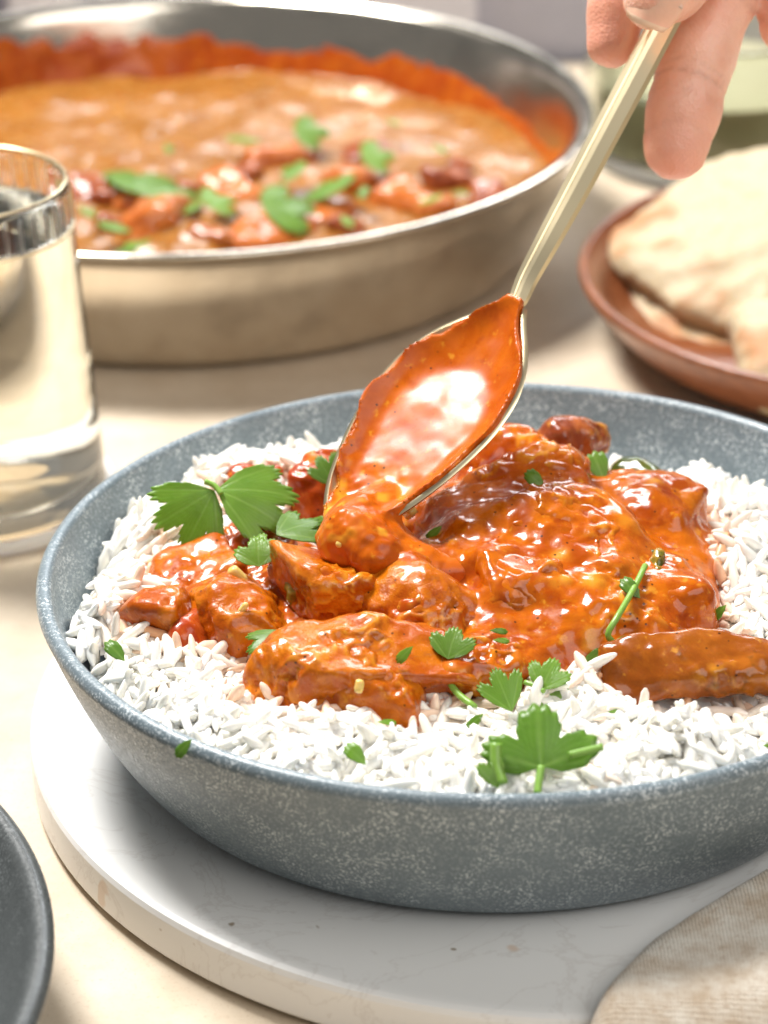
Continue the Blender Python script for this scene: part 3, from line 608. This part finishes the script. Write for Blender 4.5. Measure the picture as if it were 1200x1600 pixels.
# ================================================================== RICE
rice = empty('steamed_rice', (BX, BY, .02)); tag(rice, 'bed of white long-grain rice filling the bowl around the curry', 'rice')
CLUMPS = [(BX+q*math.cos(a), BY+q*math.sin(a), rr_, hh_) for q, a, rr_, hh_ in zip(.098*np.sqrt(rng.uniform(.2, 1, 85)), rng.uniform(0, 6.283, 85), rng.uniform(.008, .0165, 85), rng.uniform(.0015, .0062, 85))]
def rice_h(x, y):
    p = np.stack([x, y, 0*x], -1); r = np.hypot(x-BX, y-BY); a = np.arctan2(y-BY, x-BX)
    front = np.clip(-(y-BY)/.1, 0, 1)
    edge_ = .0895+.0035*fbm(p, .03, 2, 6)+.010*front
    h = .0504+.0028*fbm(p, .021, 3, 4)+.0012*fbm(p, .008, 2, 8)
    back_left = np.exp(-(((x+.048)/.03)**2+((y-.705)/.03)**2)); h = h+.004*back_left
    right = np.clip((x-.075)/.03, 0, 1)*np.clip((.70-y)/.02, 0, 1); h = h+.0035*right-.008*np.exp(-(((x-.062)/.036)**2+((y-.722)/.030)**2))
    h = h+.0038*np.exp(-(((x+.066)/.030)**2+((y-.635)/.055)**2))+.0020*np.exp(-(((x+.01)/.06)**2+((y-.560)/.018)**2))
    b_ = 0*h
    for cx_, cy_, cr_, ch_ in CLUMPS: b_ = np.maximum(b_, ch_*np.clip(1-((x-cx_)**2+(y-cy_)**2)/cr_**2, 0, 1)**.6)
    h = h+b_-.0022
    fall = np.clip((r-edge_)/.016, -1.0, 1.3); return h-.011*np.clip(fall+.25, 0, 1.6)**1.6
gx = np.linspace(-.1, .1, 150); GXm, GYm = np.meshgrid(BX+gx, BY+gx, indexing='ij'); Hm = rice_h(GXm, GYm)-.0008
rm = np.hypot(GXm-BX, GYm-BY); ok = rm < .0985
idm = np.full(ok.shape, -1); idm[ok] = np.arange(ok.sum()); F = []
for i in range(149):
    for j in range(149):
        q = (idm[i, j], idm[i+1, j], idm[i+1, j+1], idm[i, j+1])
        if min(q) >= 0: F.append(q)
me_V = np.stack([GXm[ok], GYm[ok], Hm[ok]], -1)
o = obj('rice_bed', me_V, np.array(F), MAT['rice_stuff'], rice, attrs={'stain': np.zeros(len(me_V)), 'tone': np.full(len(me_V), .9)}); tag(o, kind='stuff')
# distance to the curry in plan, from a grid of the sauce and piece footprints
gl = .002; ox, oy = BX-.115, BY-.115; nn = 116; occ = np.zeros((nn, nn)); top = np.zeros((nn, nn))
allV = [SV]+[np.array([np.array(v.co)+np.array(o.location) for v in o.data.vertices]) for o in COL.objects if o.type == 'MESH' and o.get('category') in ('chicken', 'vegetable') and abs(o.location[1]-BY) < .12]
AV = np.vstack(allV); ii = ((AV[:, 0]-ox)/gl).astype(int).clip(0, nn-1); jj = ((AV[:, 1]-oy)/gl).astype(int).clip(0, nn-1); np.maximum.at(top, (ii, jj), AV[:, 2])
occ = (top > .047)
inn = occ.copy()
for _ in range(2): inn = inn & np.roll(inn, 1, 0) & np.roll(inn, -1, 0) & np.roll(inn, 1, 1) & np.roll(inn, -1, 1)
dist = np.where(occ, 0., 99.)
for _ in range(12):
    for ax in (0, 1):
        for s in (1, -1): dist = np.minimum(dist, np.roll(dist, s, ax)+gl)
def dcur(x, y):
    i = np.clip(((x-ox)/gl).astype(int), 0, nn-1); j = np.clip(((y-oy)/gl).astype(int), 0, nn-1); return dist[i, j], top[i, j]
def grain(seed):
    r_ = np.random.default_rng(seed); L = 1.; nrg, ns = 10, 8; V = []; F = []; bend = r_.uniform(-.09, .09); fat = r_.uniform(.9, 1.1)
    for i in range(nrg+1):
        t = .5-.5*math.cos(math.pi*i/nrg); x = -.5+t; tip = .5+.03*r_.standard_normal(); rr_ = (max(0, 1-abs(2*t-1)**3.0))**.54*.135*fat*(1+.08*r_.standard_normal())
        for k in range(ns):
            g = 2*math.pi*k/ns; V.append((x, rr_*math.cos(g)+bend*(1-4*x*x), rr_*.86*math.sin(g)))
    for i in range(nrg):
        for k in range(ns): F.append((i*ns+k, i*ns+(k+1) % ns, (i+1)*ns+(k+1) % ns, (i+1)*ns+k))
    return np.array(V), np.array(F)
temps = [grain(s) for s in range(6)]
NG = 7200; rr = .1035*np.sqrt(rng.uniform(0, 1, NG)); aa = rng.uniform(0, 2*math.pi, NG); gxv = BX+rr*np.cos(aa); gyv = BY+rr*np.sin(aa)
dc, tp = dcur(gxv, gyv); hz_ = rice_h(gxv, gyv); layer = rng.uniform(0, 1, NG)**1.3
gz = hz_-.0032*layer+.0016
gi = np.clip(((gxv-ox)/gl).astype(int), 0, nn-1); gj = np.clip(((gyv-oy)/gl).astype(int), 0, nn-1); keep = ~inn[gi, gj]; gz = np.where(dc <= 0, np.minimum(gz, hz_-.001), gz)
wr = np.interp(gz, [.021, .023, .029, .0385, .0485, .055, .07], [.06, .085, .0945, .101, .105, .1072, .1075]); keep &= rr < wr-.0025
gxv, gyv, gz, dc, layer = [a[keep] for a in (gxv, gyv, gz, dc, layer)]; n = len(gz)
cl = vnoise(np.stack([gxv/.011, gyv/.011, 0*gz], 1))                # neighbouring grains lie in similar directions
yaw = cl*4.5+rng.normal(0, .75, n); pit = rng.normal(0, .24, n); pit += (rng.uniform(0, 1, n) < .16)*rng.normal(0, .7, n)
e = .003; sx = (rice_h(gxv+e, gyv)-rice_h(gxv-e, gyv))/(2*e); sy = (rice_h(gxv, gyv+e)-rice_h(gxv, gyv-e))/(2*e)
pit = pit-np.arctan(sx*np.cos(yaw)+sy*np.sin(yaw)); rol = rng.uniform(0, 6.28, n); L = rng.uniform(.0105, .0148, n)*np.where(rng.uniform(0, 1, n) < .15, .65, 1); wd = rng.uniform(.0092, .0110, n)
stain = np.clip(1-dc/.0065, 0, 1)*rng.uniform(0, .8, n)+(rng.uniform(0, 1, n) < .015)*.3; tone = rng.uniform(0, 1, n)
mats = []
for i in range(n):
    M = rot(yaw[i], pit[i], rol[i]); mats.append(M*np.array([L[i], wd[i], wd[i]]))
# the 300 grains that show largest: top of the bed, nearest the viewer, in frame
Pw = np.stack([gxv, gyv, gz], 1); v = Pw-EYE; dpt = v@FW; su = 600+CF*(v@RT)/dpt; sv = 800-CF*(v@UP)/dpt
ang = np.abs(np.array([m[:, 0] for m in mats])@FW)/L
score = L*(1-.5*ang)/dpt-.004*layer+np.where((su < 10) | (su > 1190) | (dc < .002), -1, 0)-np.where((gyv < BY-.085) & (gz < .051), 1, 0)
sel = np.zeros(n, bool); sel[np.argsort(-score)[:300]] = True
VV = []; FF = []; ST = []; TN = []; off = 0
tm = []
for V, F in temps:
    me = npmesh('rice_grain', V, F); me.materials.append(MAT['rice']); tm.append(me)
for i in range(n):
    k = i % 6
    if sel[i]:
        o = bpy.data.objects.new('rice_grain', tm[k]); COL.objects.link(o); o.parent = rice
        M4 = Matrix(mats[i].tolist()).to_4x4(); M4.translation = Vector(Pw[i])-Vector((BX, BY, .02)); o.matrix_local = M4
        o.color = (float(stain[i]), float(tone[i]), 0, 1)
    else:
        V, F = temps[k]; VV.append(V@mats[i].T+Pw[i]); FF.append(F+off); off += len(V); ST.append(np.full(len(V), stain[i])); TN.append(np.full(len(V), tone[i]))
o = obj('rice_grains', np.vstack(VV), np.vstack(FF), MAT['rice_stuff'], rice, attrs={'stain': np.concatenate(ST), 'tone': np.concatenate(TN)}); tag(o, kind='stuff')

# ================================================================== CILANTRO ON THE CURRY
def cl_leaf(label, px, py, z, parts, stems=(), grp='cilantro on the curry'):
    ps = []
    for (x, y, zz, dx, dy, dd, tilt, size, span, lob, seed, curl, *dep) in parts:
        ps.append(dict(base=at(x, y, zz), d=SD(dx, dy, dd), n=TC*tilt+np.array([-.15, .2, 1])*(1-tilt), size=size*1e-3, span=span, lobes=lob, seed=seed, curl=curl, depth=dep[0] if dep else .30))
    return leaf_obj('cilantro_sprig', ps, [([at(*p) for p in P], r*1e-3) for P, r in stems], label, grp)
cl_leaf('large two-lobed cilantro leaf lying on the left of the curry', 330, 760, .066,
        [(335, 766, .0690, -.66, .70, -.25, .95, 20.0, 128, 4, 1.2, .22, .26), (339, 766, .0692, .97, .12, -.10, .50, 20.5, 122, 4, 2.5, .34, .26)],
        [([(346, 772, .0690), (335, 759, .0704), (320, 752, .0712)], .75)])
cl_leaf('dark cilantro leaf wedged between the large leaf and the spoon', 470, 815, .064, [(432, 836, .0640, .8, -.4, .3, .35, 13, 120, 3, 3.1, .2), (470, 822, .0640, .9, .1, -.1, .4, 10, 110, 3, 3.4, .25)])
cl_leaf('small cilantro leaf on the red piece under the large leaf', 410, 865, .062, [(405, 885, .0625, -.1, -.9, .3, .5, 8.5, 150, 3, 4.2, .25), (395, 868, .0630, .7, -.5, 0, .5, 7, 130, 3, 4.4, .25)])
cl_leaf('cilantro sprig peeking out behind the spoon edge', 520, 735, .064, [(524, 760, .0640, -.25, -.9, .1, .6, 9.5, 120, 4, 5.2, .2)])
cl_leaf('narrow cilantro leaf on the small left chunk', 277, 945, .060, [(283, 922, .0615, -.25, .95, -.2, .5, 9.5, 60, 1, 6.2, .2)])
cl_leaf('blue-green cilantro tip lying on the chicken slab edge', 420, 995, .061, [(452, 990, .0615, -.95, .05, -.1, .25, 11, 75, 2, 7.2, .25)])
cl_leaf('bright cilantro piece at the top back of the heap', 935, 728, .066, [(945, 752, .0655, -.35, -.9, .2, .6, 9.5, 75, 1, 8.2, .15)])
cl_leaf('long curved cilantro stem with a leaf on the right of the heap', 960, 980, .062,
        [(956, 1004, .0600, -.2, .9, -.35, .45, 11.5, 120, 3, 9.2, .25), (962, 1000, .0605, .9, .35, -.1, .4, 6, 120, 3, 9.5, .2)],
        [([(1008, 884, .0670), (990, 920, .0668), (966, 962, .0655), (950, 990, .0625), (958, 1004, .0600)], .75)])
cl_leaf('cilantro stem and leaf hanging over the front of the curry', 705, 1050, .058,
        [(700, 1030, .0615, .2, -.9, .2, .5, 8, 140, 3, 10.2, .2)],
        [([(706, 1012, .0620), (698, 1050, .0585), (712, 1080, .0560), (742, 1105, .0548)], .8)])
cl_leaf('dark cilantro leaf at the front edge of the sauce', 785, 1085, .056, [(800, 1112, .0545, -.35, -.9, .25, .5, 11, 95, 3, 11.2, .15)])
cl_leaf('bright forked cilantro leaf on the front edge of the sauce', 860, 1090, .056, [(838, 1070, .0570, .75, .55, -.2, .45, 12, 100, 3, 12.2, .2), (846, 1078, .0570, .35, -.85, .2, .5, 8, 130, 3, 12.6, .2)],
        [([(820, 1066, .0570), (838, 1072, .0572), (850, 1080, .057)], .6)])
cl_leaf('fresh bright cilantro leaf on the rice at the front rim', 845, 1180, .062,
        [(846, 1198, .0595, -.05, -.95, .25, .75, 14.5, 215, 3, 13.2, .16, .46)],
        [([(890, 1180, .0625), (915, 1174, .0630), (942, 1167, .0636)], .9), ([(846, 1198, .0595), (842, 1222, .0575), (840, 1240, .0560)], .9)])
cl_leaf('short cut cilantro stem standing by the front rim', 770, 1200, .058, [(778, 1232, .0570, -.2, -.6, 0, .5, 7, 90, 2, 14.2, .2)], [([(775, 1162, .0640), (776, 1195, .0605), (785, 1225, .0575)], 1.4)])
for i, (x, y, z, lb) in enumerate([(590, 1128, .0560, 'tiny cilantro fleck on the front rice below the thick chicken'), (1135, 945, .0575, 'tiny cilantro fleck on the right rice'), (572, 1195, .0560, 'tiny cilantro fleck on the front rice by the rim'),
                                   (950, 1112, .0560, 'pale cilantro bit on the right front rice'), (300, 1155, .0595, 'tiny cilantro fleck on the bowl rim at the left front'), (195, 1033, .0560, 'tiny cilantro fleck in the left rice'),
                                   (1190, 1165, .0600, 'green stem bit by the rim at the right edge'), (755, 1115, .0560, 'small bright stem bit at the front of the sauce'), (850, 765, .0745, 'tiny dark cilantro strip on the top of the heap'), (765, 985, .0650, 'small cilantro shred on the middle front of the heap'), (645, 1010, .0665, 'tiny green shred on the right end of the long chicken strip'), (1000, 935, .0650, 'tiny green shred below the dark pepper skin'), (770, 1000, .0640, 'thin dark cilantro strip on the front of the heap'), (690, 822, .0690, 'tiny cilantro strip behind the pouring sauce')]):
    leaf_obj('cilantro_bit', [dict(base=at(x, y, z), d=SD(math.cos(i*2.1), math.sin(i*2.1)*.6, .1), n=np.array([0, -.5, .8]), size=.0042+.0012*(i % 3), span=42+14*(i % 3), lobes=1, seed=20+i, curl=.12, nt=26, nrr=4)], [], lb, 'cilantro flecks')

# ================================================================== SPOON
spoon = empty('gold_spoon', cam(803, 475, .735)); tag(spoon, 'brushed gold spoon tilted over the curry, held by a hand', 'spoon')
ST_, SN_ = cam(528, 824, .716), cam(804, 474, .737); SLn = np.linalg.norm(SN_-ST_); ax = (SN_-ST_)/SLn
wv = TC-ax*(TC@ax); wv /= np.linalg.norm(wv); qv = np.cross(ax, wv)
if qv@RT > 0: qv = -qv
tl = math.radians(38); sn = math.cos(tl)*wv+math.sin(tl)*qv; sb = np.cross(sn, ax)
SW, SDp = .0188, .0085
SWT = spline([(-.02, -14), (0, 3), (.012, 15), (.05, 31), (.14, 52), (.26, 69), (.38, 81), (.5, 88.5), (.58, 89), (.68, 84.5), (.78, 70), (.86, 50), (.92, 32), (.97, 19), (1.0, 14.5), (1.05, 13)], 300)
def s_w(t): return np.interp(t, SWT[:, 0], SWT[:, 1])/89*SW
def s_d(t): return SDp*np.clip(np.sin(np.pi*np.clip(t, 0, 1)**.82), 0, 1)**.62
def s_n(t, bq): w_ = s_w(t)+1e-6; return -s_d(t)*np.clip(1-(bq/w_)**2, 0, 1)**.85
V = []; nu, nv = 110, 57; ts = (1-np.cos(np.linspace(0.02, 1, nu)*np.pi*.5))*1.0; ts = np.concatenate([[.0005, .004, .012], np.linspace(.025, 1.0, nu-3)])
for t in ts:
    for v in np.linspace(-1, 1, nv):
        bq = float(s_w(np.array(t)))*math.sin(v*math.pi/2); V.append(ST_+ax*t*SLn+sb*bq+sn*float(s_n(np.array(t), np.array(bq))))
F = [(i*nv+j, i*nv+j+1, (i+1)*nv+j+1, (i+1)*nv+j) for i in range(nu-1) for j in range(nv-1)]
o = obj('spoon_bowl', np.array(V), np.array(F), MAT['gold'], spoon); so = o.modifiers.new('thick', 'SOLIDIFY'); so.thickness = .0013; so.offset = -1 if False else 1
bv = o.modifiers.new('round', 'BEVEL'); bv.width = .0004; bv.segments = 2
hl = [(796, 486, .7362, 12), (803, 472, .7372, 15), (811, 456, .738, 18), (822, 430, .739, 19.5), (850, 378, .740, 22), (890, 304, .742, 24.5), (940, 210, .744, 25.5), (990, 116, .746, 26), (1030, 40, .7475, 26), (1075, -45, .749, 26), (1095, -83, .7497, 24)]
hl = spline(hl, 40)
sec = np.array([(-1, -.22), (-.9, .12), (-.2, .30), (.16, .33), (.24, .20), (.36, .34), (.60, .30), (.68, .14), (.92, .10), (1, -.1), (.86, -.32), (-.86, -.36)])
V = []
for x, y, d, hw in hl:
    k = 1.2*hw*d/CF
    for b_, n_ in sec: V.append(cam(x, y, d)+(sb*.93+RT*.07)*b_*k+sn*n_*k*.85-sn*.0008)
m_ = len(sec); F = [(i*m_+j, i*m_+(j+1) % m_, (i+1)*m_+(j+1) % m_, (i+1)*m_+j) for i in range(len(hl)-1) for j in range(m_)]+[tuple(range(m_))[::-1], tuple((len(hl)-1)*m_+j for j in range(m_))]
o = pobj('handle', V, F, MAT['gold'], spoon); o.data.set_sharp_from_angle(angle=math.radians(9))
# sauce in the spoon, level where it pools, a film above, and the pour over the tip
lev = at(620, 765, 0); zl = (ST_+ax*.50*SLn-sn*.0035)[2]
pour = [(cam(602, 775, .7245), .0030), (cam(566, 812, .7165), .0064), (cam(560, 842, .7125), .0092), (cam(592, 872, .7118), .0098), (cam(640, 896, .7115), .0088), (cam(705, 905, .712), .0065)]
def spoon_sauce(P):
    Q = P-ST_; t = (Q@ax)/SLn; b_ = Q@sb; n_ = Q@sn; w_ = s_w(t); base = s_n(t, b_)
    inside = np.maximum(np.maximum(np.abs(b_)-w_+.0003-.0013*np.sin(t*19+np.where(b_ > 0, 2., 0.))*np.sin(t*8+1), (.004-t)*SLn), (t-1.02)*SLn)
    film = base+.0021
    pool = -.0026-.007*np.clip((t-.55)/.4, 0, 1)**1.5
    d = np.maximum(np.maximum(smin(n_-film, n_-pool, .0012), base-n_-.0006), inside)
    s = 9.
    for (a, ra), (c, rc) in zip(pour, pour[1:]): s = np.minimum(s, cone(warp(P, .0008, .008, 2), a, c, ra, rc)) if isinstance(s, float) else smin(s, cone(warp(P, .0008, .008, 2), a, c, ra, rc), .003)
    return smin(d, s, .0035)
lo = np.minimum(ST_, SN_)-.026; hi = np.maximum(ST_, SN_)+.026; lo[2] -= .004
V, F = nets(spoon_sauce, lo, hi, .0006); V = relax(V, F, 5, .5); N = vnormals(V, F)
tq = ((V-ST_)@ax)/SLn; low = np.clip((.32-tq)/.2, 0, 1)
V = V+N*((.0009*fbm(V, .006, 3, 5))*low+.00025*fbm(V, .009, 2, 1))[:, None]
tag(obj('spoonful_of_sauce', V, F, MAT['sauce_smooth'], attrs={'bit': low*np.clip(fbm(V, .005, 2, 3)*2-.7, 0, 1)}), 'orange sauce pooled in the gold spoon and pouring off its tip', 'sauce')

# ================================================================== HAND
def chain(pts): return [(cam(x, y, d), r*d/CF) for x, y, d, r in pts]
thumb = chain([(1020, 2, .7335, 47), (1046, -22, .735, 55), (1100, -78, .738, 60), (1165, -150, .745, 66), (1240, -230, .757, 80)])
index = chain([(955, 66, .7555, 40), (962, 10, .757, 46), (985, -70, .758, 50), (1040, -160, .763, 55), (1140, -270, .772, 62), (1260, -330, .785, 70)])
middle = chain([(1057, 231, .756, 51), (1068, 170, .757, 58), (1088, 95, .759, 59), (1118, 5, .763, 60), (1165, -110, .772, 63), (1240, -240, .785, 68), (1300, -310, .79, 72)])
ring_f = chain([(1232, 40, .764, 48), (1240, -20, .767, 54), (1265, -120, .775, 58), (1310, -260, .787, 66)])
little = chain([(1335, 30, .772, 42), (1345, -60, .776, 48), (1372, -240, .788, 56)])
palm = [(cam(1300, -330, .785), .013), (cam(1420, -420, .79), .017), (cam(1560, -540, .80), .019), (cam(1400, -250, .79), .012), (cam(1260, -250, .765), .011)]
wrist = [(cam(1560, -560, .80), .022), (cam(1760, -730, .81), .026)]
def cf(P, ch, k=.002):
    d = None
    for (a, ra), (b, rb) in zip(ch, ch[1:]):
        e_ = cone(P, a, b, ra, rb); d = e_ if d is None else smin(d, e_, k)
    return d
def hand_f(P):
    pl = cone(P, palm[0][0], palm[1][0], palm[0][1], palm[1][1])
    pl = smin(pl, cone(P, palm[1][0], palm[2][0], palm[1][1], palm[2][1]), .012); pl = smin(pl, cone(P, palm[3][0], palm[1][0], .012, .016), .01)
    pl = smin(pl, cone(P, palm[4][0], palm[2][0], .011, .018), .01); pl = smin(pl, cf(P, wrist, .01), .012); d = pl
    for ch in (thumb, index, middle, ring_f, little): d = np.minimum(d, smin(cf(P, ch), pl, .008))
    return d
pts = np.array([p for ch in (thumb, index, middle, ring_f, little, palm, wrist) for p, r in ch]); lo = pts.min(0)-.034; hi = pts.max(0)+.034
V, F = nets(hand_f, lo, hi, .0015); V = relax(V, F, 3, .5)
v = V-EYE; dp_ = v@FW; hx = 600+CF*(v@RT)/dp_; hy = 800-CF*(v@UP)/dp_
def seg_t(V, ch):
    a, b = ch[0][0], ch[1][0]; return V
N = vnormals(V, F); cr_ = np.zeros(len(V))
mid_ax = (middle[0][0]-middle[2][0]); mid_ax /= np.linalg.norm(mid_ax)
def near(ch): return np.min([np.linalg.norm(V-p-0*V, axis=1)-r for p, r in ch], axis=0)
dm, dt, di, dr = near(middle), near(thumb), near(index), near(ring_f)
wav = .0006*fbm(V, .006, 2, 3)
for tpos, wdt, amt in ((cam(1075, 125, .758), .00050, .8), (cam(1077, 108, .758), .00040, .35), (cam(1068, 150, .757), .00040, .22), (cam(1062, 205, .757), .0004, .12), (cam(1122, 5, .765), .0007, .7), (cam(1134, -12, .765), .0006, .5)):
    s = (V-tpos)@mid_ax+wav+.0022*((V-tpos)@RT/.009)**2*-1
    m = np.exp(-(s/wdt)**2)*(dm < dt)*(dm < .006)*(np.abs(s) < .004); cr_ = np.maximum(cr_, m*amt*.38); V = V-N*(m*.0004)[:, None]
bl = np.clip(1-np.linalg.norm(V-middle[0][0], axis=1)/.020, 0, 1)*1.2+np.clip(1-np.linalg.norm(V-index[0][0], axis=1)/.016, 0, 1)
V = V+N*(.00035*fbm(V, .010, 3, 3)+.00010*fbm(V, .0025, 2, 8))[:, None]
hand = empty('person', cam(1300, -330, .785)); tag(hand, 'hand of a person reaching in from the top right, pinching the gold spoon', 'person')
hand_mesh = obj('hand', V, F, MAT['skin'], hand, attrs={'crease': cr_, 'blush': np.clip(bl, 0, 1)})
def nail(c, d, n, ln, wd, bow, name='fingernail'):
    d = d/np.linalg.norm(d); n = n-d*(n@d); n /= np.linalg.norm(n); b = np.cross(n, d); V = []; k = 15; m = 13
    for i in range(m):
        u = i/(m-1)*2-1
        for j in range(k):
            q = j/(k-1)*2-1; hw = wd*(1-max(0, abs(u)-.35)**2*.75); V.append(c+d*(u*ln-(.0012*q*q if u > 0 else -.001*q*q))+b*q*hw-n*(bow*q*q+.0012*max(u, 0)**2))
    F = [(i*k+j, i*k+j+1, (i+1)*k+j+1, (i+1)*k+j) for i in range(m-1) for j in range(k-1)]
    o = obj(name, np.array(V), np.array(F), MAT['nail'], hand_mesh); o.data.materials.append(MAT['nail_tip']); o.data.polygons.foreach_set('material_index', np.array([1 if i >= m-2 else 0 for i in range(m-1) for j in range(k-1)], np.int32)); so = o.modifiers.new('thick', 'SOLIDIFY'); so.thickness = .0006; return o
tn_ = thumb[0][0]-thumb[1][0]
nail(cam(1022, 0, .7335)+TC*.0066+UP*.001, SD(-.42, .80, .05), TC*.9+UP*.30-RT*.15, .0088, .0070, .0030)
